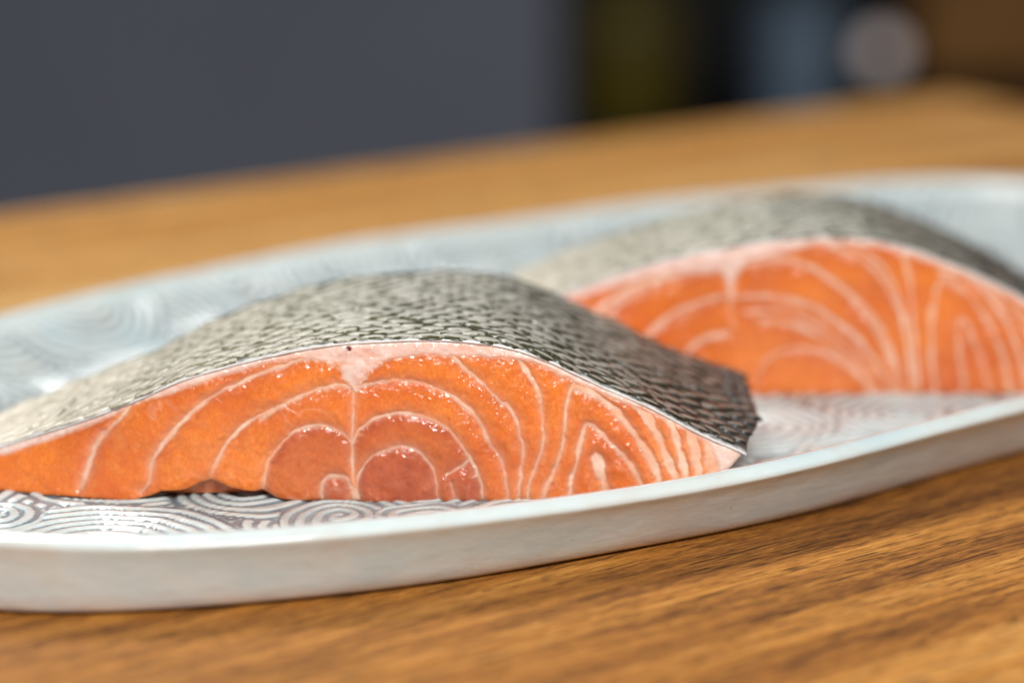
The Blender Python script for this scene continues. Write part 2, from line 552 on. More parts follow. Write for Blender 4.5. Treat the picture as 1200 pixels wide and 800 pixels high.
# carved well
NW = 250
INS = 0.0070
bx = ox - onx * INS; by = oy - ony_ * INS
rho = np.linspace(0.02, 1.0, NW)
wx = (rho[:, None] * bx[None, :]); wy = (rho[:, None] * by[None, :])
# distance to the inner edge, roughly
edge_d = (1 - rho)[:, None] * np.hypot(bx, by)[None, :] * np.abs(bx * onx + by * ony_)[None, :] / np.hypot(bx, by)[None, :]
FLOOR = 0.0074
wall = ss(0.022, 0.0, edge_d) ** 1.25
wz = FLOOR + (0.0155 - FLOOR) * wall

# wave motif: overlapping discs of concentric ridges, some wound into curls
cr, sr = math.cos(PL_ROT), math.sin(PL_ROT)


def to_plate(x, y):
    dx, dy = x - PL_C[0], y - PL_C[1]
    return dx * cr + dy * sr, -dx * sr + dy * cr


manual = [  # world x, y, radius, spiral, priority
    (-0.0935, 0.5075, 0.034, 0, 9.0), (-0.118, 0.531, 0.010, 1, 9.5), (-0.040, 0.529, 0.014, 1, 8.5), (-0.020, 0.530, 0.012, -1, 8.8),
    (-0.062, 0.548, 0.020, 0, 7.0), (0.002, 0.531, 0.014, 0, 8.0), (0.060, 0.601, 0.026, 0, 9.0), (0.090, 0.577, 0.019, 1, 9.2), (0.103, 0.612, 0.026, 0, 8.6), (0.075, 0.560, 0.018, 0, 9.1),
    (-0.098, 0.560, 0.016, 0, 8.2), (0.128, 0.607, 0.018, -1, 8.9)]
discs = []
for x, y, r, sp, pr in manual:
    px, py = to_plate(x, y)
    discs.append((px, py, r, sp, pr, 0.0))
r2 = np.random.default_rng(21)
pts = []
for _ in range(6000):
    x = r2.uniform(-PA, PA); y = r2.uniform(-PB, PB)
    if (abs(x) / PA) ** PN + (abs(y) / PB) ** PN > 1.05: continue
    if all(math.hypot(x - a, y - b) > 0.019 for a, b in pts):
        pts.append((x, y))
        discs.append((x, y, r2.uniform(0.015, 0.031), r2.choice([-1, 0, 0, 0, 1]), r2.random() * 7, r2.random()))
discs.sort(key=lambda d: d[4])
warpx = wx + 0.0022 * fbm(wx * 60, wy * 60, 2); warpy = wy + 0.0022 * fbm(wx * 60 + 40, wy * 60 + 9, 2)
SP = 0.0037
height = np.zeros_like(wx); seam = np.full_like(wx, 1.0)
for (x, y, r, sp, pr, ph) in discs:
    d = np.hypot(warpx - x, warpy - y)
    ins = d < r
    th = np.arctan2(warpy - y, warpx - x)
    h = 0.5 + 0.5 * np.cos(2 * np.pi * (r - d) / SP + sp * th + 0.9)
    height = np.where(ins, h, height)
    seam = np.where(ins, np.clip((r - d) / 0.0006, 0, 1), np.minimum(seam, np.clip((d - r) / 0.0006, 0, 1)))
crisp = ss(0.22, 0.68, height) * (0.35 + 0.65 * seam)
fade = 1 - 0.75 * ss(0.006, 0.0, edge_d)
soft = 0.65 + 0.35 * ss(-0.6, 0.5, fbm(wx * 25, wy * 25, 2))
wz = wz + fade * (crisp - 0.75) * 0.00085 * soft
groove = (1 - crisp) * fade
wv = np.dstack([wx, wy, wz + zwand[None, :] * wall]).reshape(-1, 3)
i = np.arange(NR); i2 = (i + 1) % NR
q = [np.c_[j * NR + i, j * NR + i2, (j + 1) * NR + i2, (j + 1) * NR + i][:, ::-1] for j in range(NW - 1)]
q = np.vstack(q)
# orientation upward
p0, p1, p2 = wv[q[0, 0]], wv[q[0, 1]], wv[q[0, 2]]
if np.cross(p1 - p0, p2 - p0)[2] < 0: q = q[:, ::-1]
wm = mesh_np('well', wv, q)
point_attr(wm, 'groove', groove.ravel())
put('well', wm, mat_well(), platter)

# ------------------------------------------------------------------ salmon fillets
# all curves in millimetres in the fillet's own frame: x along the cut, z up from the platter floor
# T skin line, B underside, F lower border of the fat under the skin, L connective tissue lines with widths
FRONT = dict(y=0.5419, x=-0.045,
 T=[(-109.32, -1.08), (-106.67, 1.33), (-102.81, 3.32), (-96.5, 4.89), (-87.06, 7.36), (-77.55, 10.35), (-66.69, 14.49), (-56.43, 18.59), (-43.77, 24.25), (-32.96, 29.51), (-22.51, 32.84), (-10.52, 35.92), (-2.55, 37.57), (5.0, 38.59), (14.31, 39.21), (25.21, 39.62), (36.09, 39.0), (45.4, 37.36), (53.93, 34.28), (59.5, 31.6), (65.29, 28.71), (70.89, 26.22), (76.5, 23.73), (82.34, 20.61), (87.99, 17.48), (93.65, 14.76), (99.52, 12.24)],
 B=[(-109.34, -1.3), (-103.04, -0.14), (-90.56, 0.65), (-78.08, 0.87), (-64.15, 1.48), (-54.47, 1.6), (-43.46, 1.75), (-37.61, 2.76), (-34.34, 2.57), (-31.28, 3.16), (-28.62, 4.44), (-25.98, 5.07), (-23.79, 4.44), (-21.41, 3.38), (-18.61, 2.75), (-16.01, 2.32), (-13.99, 2.53), (-11.8, 1.47), (-8.4, 0.41), (4.69, -0.12), (24.84, -0.33), (45.0, -0.44), (65.16, -0.44), (85.31, -0.23), (92.13, 1.69), (94.26, 5.28), (96.8, 8.45), (99.53, 11.71)],
 F=[(-109.34, -1.3), (-98.72, 2.5), (-88.22, 5.2), (-77.68, 7.99), (-66.82, 11.93), (-56.55, 16.26), (-43.83, 22.79), (-32.44, 27.24), (-22.57, 30.67), (-10.57, 33.87), (-2.22, 34.48), (3.32, 33.66), (10.85, 33.04), (17.03, 34.69), (22.4, 35.72), (28.94, 35.41), (37.07, 35.31), (45.4, 34.69), (51.15, 33.35), (55.53, 31.19), (59.52, 29.12), (64.11, 27.26), (68.71, 25.18), (73.92, 23.11), (78.94, 20.82), (85.19, 17.69), (88.62, 15.8), (91.47, 13.5), (92.74, 10.56), (93.61, 7.61), (94.47, 5.07)],
 L=[
  ([(-13.36, 1.7), (-13.42, 3.45), (-12.62, 8.67), (-9.74, 13.3), (-5.8, 17.04), (-0.83, 18.36), (3.01, 17.9), (5.73, 16.47), (7.35, 14.45)], 0.55),
  ([(8.12, 27.63), (7.89, 20.2), (7.36, 15.03), (7.36, 8.67), (7.74, 5.19), (8.1, 3.45), (7.77, 0.24)], 0.37),
  ([(7.62, 14.45), (8.48, 16.18), (9.61, 17.9), (14.04, 20.48), (18.99, 21.46), (23.92, 20.77), (28.85, 18.48), (32.67, 14.45), (35.13, 10.41), (37.04, 6.35), (38.03, 2.86), (38.24, -0.05)], 0.6),
  ([(8.53, 2.86), (8.98, 6.35), (10.57, 9.25), (13.92, 11.85), (19.45, 13.3), (23.29, 11.85), (25.74, 8.67), (26.98, 5.19), (27.6, -0.05)], 0.39),
  ([(35.13, 9.95), (32.63, 8.09), (29.86, 6.35)], 0.37),
  ([(30.68, 4.03), (31.48, -0.05)], 0.23),
  ([(0.0, -0.34), (0.3, 3.45), (1.39, 5.48), (3.89, 5.89), (6.09, 5.6), (7.05, 3.45), (7.67, 1.12)], 0.89),
  ([(7.16, 3.45), (8.13, 1.99), (8.21, 0.24)], 1.6),
  ([(7.3, 27.74), (5.39, 28.08), (3.21, 28.08), (-2.3, 26.49), (-7.84, 23.92), (-13.42, 20.2), (-10.86, 22.46), (-16.45, 19.42), (-21.12, 15.34), (-23.87, 10.57), (-25.61, 7.15), (-26.35, 4.4)], 0.75),
  ([(9.22, 27.91), (14.16, 29.05), (19.63, 29.33), (25.09, 28.48), (30.54, 25.92), (34.91, 22.49), (37.64, 18.48), (40.1, 13.87), (42.02, 10.7), (43.4, 6.35), (43.78, 2.86), (44.0, -0.34)], 0.7),
  ([(-2.22, 34.48), (-5.61, 33.87), (-12.62, 31.39), (-17.47, 29.2), (-22.71, 26.85), (-28.0, 23.48), (-32.71, 18.71), (-37.54, 13.12), (-39.71, 8.9), (-40.41, 4.74), (-42.35, 1.85)], 0.84),
  ([(-43.12, 24.01), (-44.88, 22.2), (-47.38, 19.29), (-51.68, 14.82), (-53.92, 11.18), (-55.55, 6.2), (-57.49, 1.84)], 1.07),
  ([(29.52, 36.41), (31.69, 34.72), (34.41, 31.89), (38.76, 28.19), (42.59, 24.2), (43.8, 23.62), (46.07, 19.49), (47.09, 15.35), (47.66, 11.18), (46.98, 6.41), (46.36, -0.5)], 0.79),
  ([(44.93, 35.92), (46.62, 34.18), (48.88, 30.96), (51.03, 26.57), (52.12, 20.67), (52.31, 13.56), (50.62, 8.2), (49.04, 4.01), (48.76, -0.5)], 0.75),
  ([(59.59, 28.91), (58.75, 27.45), (57.92, 25.39), (57.49, 20.67), (56.97, 13.56), (55.18, 8.2), (53.03, 2.81), (52.36, -0.5)], 0.79),
  ([(59.32, 27.62), (61.29, 27.45), (64.12, 26.09), (68.68, 22.56), (72.12, 18.31), (75.59, 13.56), (78.21, 8.8), (80.12, 3.41)], 1.6),
  ([(58.07, -0.5), (58.51, 2.21), (59.06, 5.21), (60.28, 9.99), (61.38, 15.35), (62.38, 18.31), (63.62, 18.61), (66.48, 15.82), (69.92, 12.37), (73.39, 8.08), (76.31, 2.21)], 0.98),
  ([(64.71, 11.18), (65.41, 8.8), (66.13, 5.21), (66.75, 0.41)], 0.7),
  ([(65.06, 9.99), (65.89, 6.41), (67.19, 1.61), (67.44, -0.19)], 2.13),
  ([(70.9, 25.98), (73.18, 23.92), (76.16, 20.97), (78.94, 16.53), (81.3, 11.18), (83.81, 4.01)], 1.73),
  ([(77.72, 22.74), (80.29, 21.27), (82.19, 19.2), (83.5, 15.35), (85.19, 9.99), (86.44, 4.01)], 1.6),
  ([(83.43, 19.49), (86.18, 17.84), (87.49, 14.16), (88.61, 9.39), (89.16, 4.61)], 1.73),
  ([(89.72, 16.24), (91.4, 12.08), (92.27, 8.2), (92.11, 5.21)], 2.4)])
BACK = dict(y=0.6311, x=0.085,
 T=[(-101.24, 0.01), (-94.25, 8.91), (-85.0, 21.56), (-75.82, 26.78), (-66.66, 30.08), (-57.53, 33.38), (-48.42, 36.44), (-38.18, 39.02), (-27.95, 41.12), (-16.59, 42.99), (-5.22, 43.92), (2.75, 44.16), (10.76, 43.46), (17.65, 42.06), (29.24, 38.08), (40.91, 33.15), (52.68, 27.25), (62.19, 21.56), (71.84, 14.42), (76.8, 8.91)],
 B=[(-101.24, -0.47), (-94.28, 0.01), (-66.44, -0.23), (-27.0, -0.23), (7.79, -0.23), (54.19, -0.23), (66.93, 0.01), (71.33, 3.87), (76.85, 8.19)],
 F=[(-101.24, -0.47), (-94.26, 6.27), (-85.0, 18.71), (-75.81, 23.94), (-66.64, 27.49), (-57.5, 30.32), (-48.36, 32.68), (-38.09, 34.32), (-31.23, 34.32), (-27.8, 34.79), (-23.28, 36.67), (-16.47, 38.55), (-5.14, 41.36), (2.83, 41.82), (10.84, 41.36), (17.74, 39.95), (29.34, 35.97), (41.02, 31.03), (52.81, 24.88), (62.39, 18.24), (69.68, 12.03), (73.41, 7.71)],
 L=[
  ([(-15.35, 39.48), (-2.62, 34.32), (8.75, 23.94), (16.1, 12.51), (19.39, -0.23)], 0.57),
  ([(6.73, 41.36), (14.74, 35.03), (20.27, 23.23), (22.66, 10.11)], 0.57),
  ([(35.13, 34.32), (44.7, 26.3), (52.34, 12.51), (54.88, -0.23)], 0.72),
  ([(-22.48, 23.23), (-9.15, 22.99), (3.78, 14.9), (13.38, 5.31)], 0.57),
  ([(-44.92, 31.97), (-55.16, 26.3), (-61.98, 19.66)], 0.72),
  ([(-26.18, 33.85), (-26.5, 27.96), (-26.16, 22.99), (-25.13, 18.47)], 0.43),
  ([(-27.41, 27.72), (-34.49, 26.07), (-43.6, 21.56), (-51.56, 14.42), (-53.75, 5.31)], 1.15),
  ([(-31.24, 34.79), (-41.51, 33.38), (-54.04, 29.14), (-64.3, 21.56), (-66.55, 14.9)], 1.29),
  ([(-41.52, 34.32), (-52.91, 30.32), (-62.03, 24.41)], 0.86),
  ([(-27.4, 17.28), (-33.82, 15.37), (-38.79, 10.11), (-40.92, -0.23)], 0.86),
  ([(-24.88, 27.25), (-16.17, 27.49), (-4.61, 24.88), (7.17, 16.81), (14.44, 7.71), (18.7, -0.23)], 0.86),
  ([(-24.17, 35.73), (-11.87, 37.61), (-0.28, 32.68), (11.56, 22.51), (18.02, 10.59), (20.78, -0.23)], 0.86),
  ([(-1.05, 42.06), (2.88, 40.42), (11.05, 35.73), (17.82, 26.78), (22.0, 14.9), (24.03, -0.23)], 1.0),
  ([(19.6, 39.25), (21.75, 31.5), (23.84, 14.9), (25.42, -0.23)], 0.86),
  ([(30.29, -0.23), (28.22, 14.9), (28.79, 27.96), (31.35, 31.97), (38.94, 26.78), (46.47, 14.42), (50.94, -0.23)], 0.86),
  ([(38.41, -0.23), (35.6, 14.9), (36.47, 20.85), (42.07, 10.11), (44.91, -0.23)], 0.72),
  ([(29.41, 34.32), (38.7, 31.5), (48.49, 19.66), (55.04, 5.31), (56.97, -0.23)], 0.86),
  ([(41.0, 31.5), (51.88, 20.85), (59.67, 5.31), (61.15, -0.23)], 0.86),
  ([(50.54, 24.41), (61.57, 12.51), (65.77, 0.01)], 0.86),
  ([(-18.34, 5.31), (-15.69, 10.11), (-8.84, 12.99), (0.44, 11.31), (9.92, 4.83), (12.9, -0.23)], 0.57),
  ([(-18.28, 20.85), (-6.72, 18.95), (5.1, 10.11), (15.68, -0.23)], 0.72)])
FRONT['notch'] = [(2.5, 33.87), (4.92, 32.17), (7.57, 27.51), (8.66, 27.34), (11.18, 30.75), (14.23, 33.87)]
BACK['notch'] = [(-31.27, 36.2), (-27.76, 32.68), (-26.95, 27.72), (-26.04, 27.72), (-25.01, 32.68), (-21.04, 38.55)]
FRONT['lobes'] = [[(-13.4, -0.05), (-13.42, 3.45), (-12.62, 8.67), (-9.74, 13.3), (-5.8, 17.04), (-0.83, 18.36), (3.01, 17.9), (5.73, 16.47), (7.46, 14.45), (7.36, 8.67), (7.74, 5.19), (7.65, -0.05)], [(7.65, -0.05), (7.47, 8.67), (7.68, 14.45), (9.61, 17.9), (14.04, 20.48), (18.99, 21.46), (23.92, 20.77), (28.85, 18.48), (32.67, 14.45), (35.13, 10.41), (37.04, 6.35), (38.41, 2.86), (38.41, -0.05)]]
FRONT['deep'] = [[(8.48, -0.05), (8.98, 6.35), (10.57, 9.25), (13.92, 11.85), (19.45, 13.3), (23.29, 11.85), (25.74, 8.67), (26.98, 5.19), (27.6, -0.05)], [(0.0, -0.34), (0.3, 3.45), (1.39, 5.48), (3.89, 5.89), (6.09, 5.6), (7.05, 3.45), (6.98, -0.34)], [(30.69, 5.77), (35.12, 9.25), (37.04, 6.35), (38.13, -0.05), (31.2, -0.05)]]
BACK['lobes'] = [[(-23.29, -0.23), (-23.08, 10.11), (-15.92, 18.47), (-2.08, 17.76), (10.97, 7.71), (15.68, -0.23)]]
BACK['deep'] = []
FRONT['vein'] = (7.05, 37.16)


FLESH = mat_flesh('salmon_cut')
DERMIS = mat_dermis()


def fo_front(x):
    t = np.clip((-np.asarray(x, float) - 30) / 55, 0, 1.6)
    return 12.5 * np.where(t < 1, t * t * (3 - 2 * t) * 0.9, 0.9 + 0.15 * (t - 1))


def fo_back(x):
    return 0.0 * np.asarray(x, float)


def vertex_normals(P):
    du = np.gradient(P, axis=1); dv = np.gradient(P, axis=0)
    n = np.cross(du, dv)
    return n / (np.linalg.norm(n, axis=2, keepdims=True) + 1e-12)


def components(mask):
    """connected runs of True cells, 4-neighbour"""
    lab = np.zeros(mask.shape, int)
    parent = [0]

    def find(a):
        while parent[a] != a:
            parent[a] = parent[parent[a]]; a = parent[a]
        return a
    prev = []
    for j in range(mask.shape[0]):
        row = np.r_[0, mask[j].astype(int), 0]
        st = np.where(np.diff(row) == 1)[0]; en = np.where(np.diff(row) == -1)[0]
        cur = []
        for a, b in zip(st, en):
            ids = [find(l) for (c, d, l) in prev if c < b and d > a]
            if ids:
                m = min(ids)
                for k_ in ids: parent[k_] = m
            else:
                m = len(parent); parent.append(m)
            lab[j, a:b] = m
            cur.append((a, b, m))
        prev = cur
    roots = np.array([find(k_) for k_ in range(len(parent))])
    return roots[lab]


def make_fillet(D, fo, depth, xl, xr, cell, soft, label, name_seed, n_single, back_drop):
    root = tag(empty('salmon_fillet', (D['x'], D['y'], 0.008)), label, 'salmon fillet', 'raw salmon portions on the oval platter')
    T = catmull(D['T'], 10); B = catmull(D['B'], 6); Fl = catmull(D['F'], 10)
    mono = lambda c: c[np.argsort(c[:, 0], kind='stable')]
    T, B, Fl = mono(T), mono(B), mono(Fl)
    Tz = lambda x: np.interp(x, T[:, 0], T[:, 1])
    Bz = lambda x: np.maximum(np.interp(x, B[:, 0], B[:, 1]) - D.get('sag', 0.0) * ss(-34, -45, x), -0.25)
    SK = 0.75   # skin thickness, mm
    # ---- cut face as a fine relief
    nx = int((xr - xl) / cell); nz = int(41 / cell)
    xs = np.linspace(xl, xr, nx)
    top = Tz(xs) - SK
    bot = np.minimum(Bz(xs), top - 0.05)
    s = np.linspace(0, 1, nz)[:, None]
    X = np.repeat(xs[None, :], nz, 0)
    Z = bot[None, :] + (top - bot)[None, :] * s
    jx = X + 0.22 * fbm(X * 0.5, Z * 0.5 + 31, 2) + 0.04 * fbm(X * 1.7 + 4, Z * 1.7, 2)
    jz = Z + 0.22 * fbm(X * 0.5 + 77, Z * 0.5, 2) + 0.04 * fbm(X * 1.7 + 60, Z * 1.7, 2)
    line = np.zeros_like(X); near = np.full_like(X, 99.0); halo = np.zeros_like(X)
    for pts_, wd in D['L']:
        pl = catmull(pts_, 5)
        bx0, bx1 = pl[:, 0].min() - 5, pl[:, 0].max() + 5
        c0, c1 = np.searchsorted(xs, bx0), np.searchsorted(xs, bx1)
        if c1 <= c0: continue
        a, b = jx[:, c0:c1], jz[:, c0:c1]
        d = dist_polyline(a, b, pl)
        wv_ = wd * (0.56 + 0.28 * fbm(a * 0.22 + 3 + 7 * wd, b * 0.22, 2) + 0.04 * fbm(a * 1.1, b * 1.1 + 5, 2))
        g = 1 - ss(-soft, soft, d - wv_)
        g = g * (0.78 + 0.22 * np.clip(fbm(a * 0.25 + 11, b * 0.25, 2) + 0.4, 0, 1))
        g = g * np.clip(0.92 + 0.26 * fbm(a * 0.12 + 2 + 5 * wd, b * 0.12, 2), 0.5, 1)
        halo[:, c0:c1] = np.maximum(halo[:, c0:c1], np.exp(-np.maximum(d - wv_, 0) / 0.75))
        line[:, c0:c1] = np.maximum(line[:, c0:c1], g)
        near[:, c0:c1] = np.minimum(near[:, c0:c1], d - wv_)
    # lower border of the fat layer
    fd = np.full_like(X, 99.0)
    fat_poly = np.vstack([Fl, [[Fl[-1, 0] + 30, Fl[-1, 1]], [Fl[-1, 0] + 30, 80], [Fl[0, 0] - 30, 80], [Fl[0, 0] - 30, Fl[0, 1]]]])
    fd = sdf_poly(jx, jz, fat_poly)
    nd = sdf_poly(jx, jz, catmull(D['notch'], 4))
    layer = np.maximum(1 - ss(-soft * 1.4, soft * 1.4, fd), 1 - ss(-1.0, 0.9, nd + 0.5 * fbm(X * 0.7, Z * 0.7 + 3, 3)))
    fd = np.minimum(fd, nd)
    lobe = np.zeros_like(X)
    for pg in D['lobes']: lobe = np.maximum(lobe, 0.55 * (1 - ss(-1.2, 0.6, sdf_poly(jx, jz, np.array(pg)))))
    for pg in D['deep']: lobe = np.maximum(lobe, 0.95 * (1 - ss(-0.4, 0.3, sdf_poly(jx, jz, np.array(pg)))))
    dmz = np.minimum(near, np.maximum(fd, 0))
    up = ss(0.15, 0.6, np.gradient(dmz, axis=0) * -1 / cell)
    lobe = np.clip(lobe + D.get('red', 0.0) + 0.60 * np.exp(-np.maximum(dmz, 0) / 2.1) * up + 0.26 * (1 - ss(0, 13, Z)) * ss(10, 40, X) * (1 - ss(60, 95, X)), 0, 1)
    fat = np.maximum(np.maximum(line * (0.70 + 0.18 * ss(1.5, 8, Z)), D.get('halo', 0.28) * halo * (1 - 0.8 * up)), layer * 0.96)
    # mottled pink where fat and muscle meet
    fat = np.where(layer > 0.5, fat - 0.30 * np.clip(fbm(X * 0.45, Z * 0.9, 3), 0, 1), fat)
    # thin stray septa inside the flakes
    stray = (1 - ss(0.0, 0.11, np.abs(fbm(X * 0.10 + 21 + Z * 0.05, Z * 0.07 + 3, 3)))) * ss(0.1, 0.5, fbm(X * 0.07 + 60, Z * 0.09, 2) + 0.2)
    fat = np.maximum(fat, 0.15 * stray * ss(0.3, 1.2, dmz))
    vein = np.zeros_like(X)
    if 'vein' in D:
        vx, vz = D['vein']
        vein = 1 - ss(0.45, 0.75, np.hypot((X - vx) * 0.8, Z - vz))
    dm = np.minimum(near, np.maximum(fd, 0))
    h = 1.10 * D.get('pillow', 1.0) * (1 - np.exp(-np.maximum(dm, 0) / 1.7)) - 0.05
    h = h + 0.30 * fbm(X * 0.11, Z * 0.11 + 8, 2) + 0.14 * fbm(X * 0.4, Z * 0.4 + 50, 2) + 0.055 * fbm(X * 1.0 + 9, Z * 0.8 + 50, 2)
    h = h + 0.28 * layer
    h = h + 0.22 * np.maximum(top[None, :] - Z, 0) * ss(-30, -70, X)
    h = h - 0.7 * np.exp(-np.maximum(Z - bot[None, :], 0) / 0.9)
    h = h - 0.5 * np.exp(-np.maximum(top[None, :] - Z, 0) / 0.5)
    P = np.dstack([X, fo(X) - h, Z]) / 1000.0
    N = vertex_normals(P).reshape(-1, 3)
    Pf = P.reshape(-1, 3)
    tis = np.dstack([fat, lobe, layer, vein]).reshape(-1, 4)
    # where the cut surface is torn up a little and catches the light
    sheen = 0.22 + 0.85 * np.exp(-np.maximum(dmz, 0) / 1.9) * up + 0.45 * ss(32, 45, X) * ss(80, 62, X) * ss(6, 16, Z) + 0.55 * ss(-45, -70, X) + 0.5 * layer
    sheen = np.clip(sheen, 0, 1).ravel()
    # pieces: muscle flakes between the lines, the tissue between them, the fat under the skin
    cav = lambda a: 0.25 * (a[:-1, :-1] + a[1:, :-1] + a[:-1, 1:] + a[1:, 1:])
    cl, cf = cav(line), cav(layer)
    is_fat = cf > 0.5
    is_line = (~is_fat) & (cl > 0.5)
    lab = components((~is_fat) & (~is_line))
    ids, cnt = np.unique(lab[lab > 0], return_counts=True)
    J, I = np.mgrid[0:nz - 1, 0:nx - 1]
    quads = np.dstack([J * nx + I, J * nx + I + 1, (J + 1) * nx + I + 1, (J + 1) * nx + I])

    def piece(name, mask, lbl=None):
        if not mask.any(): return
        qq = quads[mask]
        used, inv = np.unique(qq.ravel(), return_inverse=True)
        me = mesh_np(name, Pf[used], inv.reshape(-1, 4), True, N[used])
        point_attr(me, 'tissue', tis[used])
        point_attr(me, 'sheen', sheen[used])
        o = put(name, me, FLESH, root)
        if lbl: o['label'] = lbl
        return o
    minor = is_line.copy()
    for i_, c_ in zip(ids, cnt):
        if c_ * cell * cell * 0.7 < 1.5:
            minor |= lab == i_
        else:
            piece('muscle_flake', lab == i_)
    piece('connective_tissue', minor, 'pale lines of tissue between the muscle flakes')
    piece('fat_layer', is_fat, 'pale pink fat under the skin')

    # ---- solid flesh behind the face
    nb = 140
    bx_ = np.linspace(xl + 0.3, xr - 0.3, nb)
    tt = Tz(bx_) - SK - 0.25; bb = np.minimum(Bz(bx_) + 0.25, tt - 0.02)
    vs = []
    rings = [(0.9, 0.0), (0.5, 0.06), (0, 0.5), (0, 0.97)]
    for off, fr in rings:
        dd = depth(bx_)
        yy = fo(bx_) + (1.4 if fr == 0 else 1.4 + fr * (dd - 1.4))
        zt = tt * (1 - back_drop * fr)
        vs.append(np.c_[bx_, yy, zt])
        low = bb if fr == 0 else np.where(bx_ < 78, np.minimum(bb, 0.3), bb)   # the flesh settles onto the platter behind the cut
        vs.append(np.c_[bx_[::-1], yy[::-1], low[::-1]])
    V = np.vstack(vs) / 1000
    m_ = 2 * nb
    qs = []
    a_ = np.arange(m_); a2 = (a_ + 1) % m_
    for r_ in range(len(rings) - 1):
        qs.append(np.c_[r_ * m_ + a_, (r_ + 1) * m_ + a_, (r_ + 1) * m_ + a2, r_ * m_ + a2])
    k_ = np.arange(nb - 1)
    for r_, flip in ((0, True), (len(rings) - 1, False)):
        c = np.c_[r_ * m_ + k_, r_ * m_ + k_ + 1, r_ * m_ + m_ - 2 - k_, r_ * m_ + m_ - 1 - k_]
        qs.append(c[:, ::-1] if flip else c)
    me = mesh_np('flesh', V, np.vstack(qs), False)
    point_attr(me, 'tissue', np.tile([0.05, 0.4, 0, 0], (len(V), 1)))
    put('flesh', me, FLESH, root)

    # ---- skin: a thin bent sheet with real thickness
    ext_r = 5.5
    ax = np.linspace(xl, xr, 900)
    az = Tz(ax)
    arc = np.r_[0, np.cumsum(np.hypot(np.diff(ax), np.diff(az)))]
    SL = arc[-1]

    def skin(sarc, yv):
        """arc length along the cut, distance behind the cut (mm) -> point (mm)"""
        sarc = np.asarray(sarc, float); yv = np.asarray(yv, float)
        x = np.interp(sarc, arc, ax); z = np.interp(sarc, arc, az)
        over = np.maximum(sarc - SL, 0)
        z = z - over * 0.55; x = x + over * 0.83
        dep = depth(x)
        v = yv / dep
        x = x + ext_r * (1 + 0.05 * fbm(yv * 0.35 + name_seed, yv * 0, 2)) * ss(0.0, 0.45, v) * ss(SL - 24, SL, sarc)
        z = z * (1 - back_drop * np.clip(v, 0, 1) ** 1.5) + 0.25 * fbm(sarc * 0.06 + name_seed, yv * 0.06, 2) * ss(0, 6, yv)
        z = z + 0.4 * ss(SL - 7, SL, sarc) * ss(0, 0.2, v)
        return np.stack([x, fo(x) + yv, z], -1)
    nS, nV = 300, 46
    S_, V_ = np.meshgrid(np.linspace(0, SL + 1.2, nS), np.linspace(0, 1, nV))
    xx = np.interp(S_, arc, ax)
    Yv = -0.25 + V_ ** 1.3 * (depth(xx) + 0.25 + 1.2 * fbm(S_ * 0.08 + 9 + name_seed, S_ * 0.0, 2) * V_)
    topP = skin(S_, Yv)
    nrm = vertex_normals(topP)
    if nrm[nV // 2, nS // 2, 2] < 0: nrm = -nrm
    lowP = topP - nrm * SK
    # soft round to the cut edge
    topP[0] -= nrm[0] * 0.14
    V = np.vstack([topP.reshape(-1, 3), lowP.reshape(-1, 3)]) / 1000
    J2, I2 = np.mgrid[0:nV - 1, 0:nS - 1]
    qt = np.c_[(J2 * nS + I2).ravel(), (J2 * nS + I2 + 1).ravel(), ((J2 + 1) * nS + I2 + 1).ravel(), ((J2 + 1) * nS + I2).ravel()]
    o_ = nS * nV
    ql = qt[:, ::-1] + o_
    k_ = np.arange(nS - 1)
    qf = np.c_[k_ + o_, k_ + 1 + o_, k_ + 1, k_]
    b0 = (nV - 1) * nS
    qb = np.c_[b0 + k_, b0 + k_ + 1, b0 + k_ + 1 + o_, b0 + k_ + o_]
    j_ = np.arange(nV - 1) * nS
    qL = np.c_[j_ + nS, j_, j_ + o_, j_ + nS + o_][:, ::-1]
    e_ = nS - 1
    qR = np.c_[j_ + nS + e_, j_ + e_, j_ + e_ + o_, j_ + nS + e_ + o_]
    Q = np.vstack([qt, ql, qf, qb, qL, qR])
    me = mesh_np('skin', V, Q, True)
    mi = np.zeros(len(Q), np.int32)
    mi[len(qt):] = 1
    mar = np.r_[(1 - ss(0.4, 2.6, Yv + 0.6 * fbm(S_ * 0.3, Yv * 0.3, 2))).ravel(), np.ones(o_)]
    point_attr(me, 'margin', mar)
    sk = put('skin', me, [mat_skin('salmon_skin', root), DERMIS], root)
    me.polygons.foreach_set('material_index', mi)
    me.update()

    # ---- scales
    smat = mat_scale('salmon_scale', root, D.get('tone_shift', 0.0), D.get('tone_gain', 1.0))
    protos = []
    for v_ in range(5):
        rs = np.random.default_rng(50 + v_ + name_seed)
        seg = 12
        ang = np.linspace(0, 2 * np.pi, seg, endpoint=False)
        wob = 1 + 0.06 * rs.normal(size=seg)
        vv = [(0, 0, 0.30)]; uvp = [(0, 0)]
        for rr, dz in ((0.55, 0.22), (0.92, 0.0), (1.0, -0.75)):
            for a, wq in zip(ang, wob):
                ca, sa = math.cos(a), math.sin(a)
                u_ = np.sign(ca) * abs(ca) ** 0.85; w_ = np.sign(sa) * abs(sa) ** 0.95
                x_ = 3.55 * rr * u_ * wq; y_ = 3.05 * rr * w_ * wq
                z_ = dz - 0.105 * (y_ - 0.5) - 0.014 * x_ * x_
                vv.append((x_, y_, z_)); uvp.append((rr * math.cos(a), rr * math.sin(a)))
        vv = np.array(vv) / 1000
        tri = [(0, 1 + k2, 1 + (k2 + 1) % seg) for k2 in range(seg)]
        quad = []
        for r_ in range(2):
            for k2 in range(seg):
                k3 = (k2 + 1) % seg
                a_, b_ = 1 + r_ * seg, 1 + (r_ + 1) * seg
                quad.append((a_ + k2, b_ + k2, b_ + k3, a_ + k3))
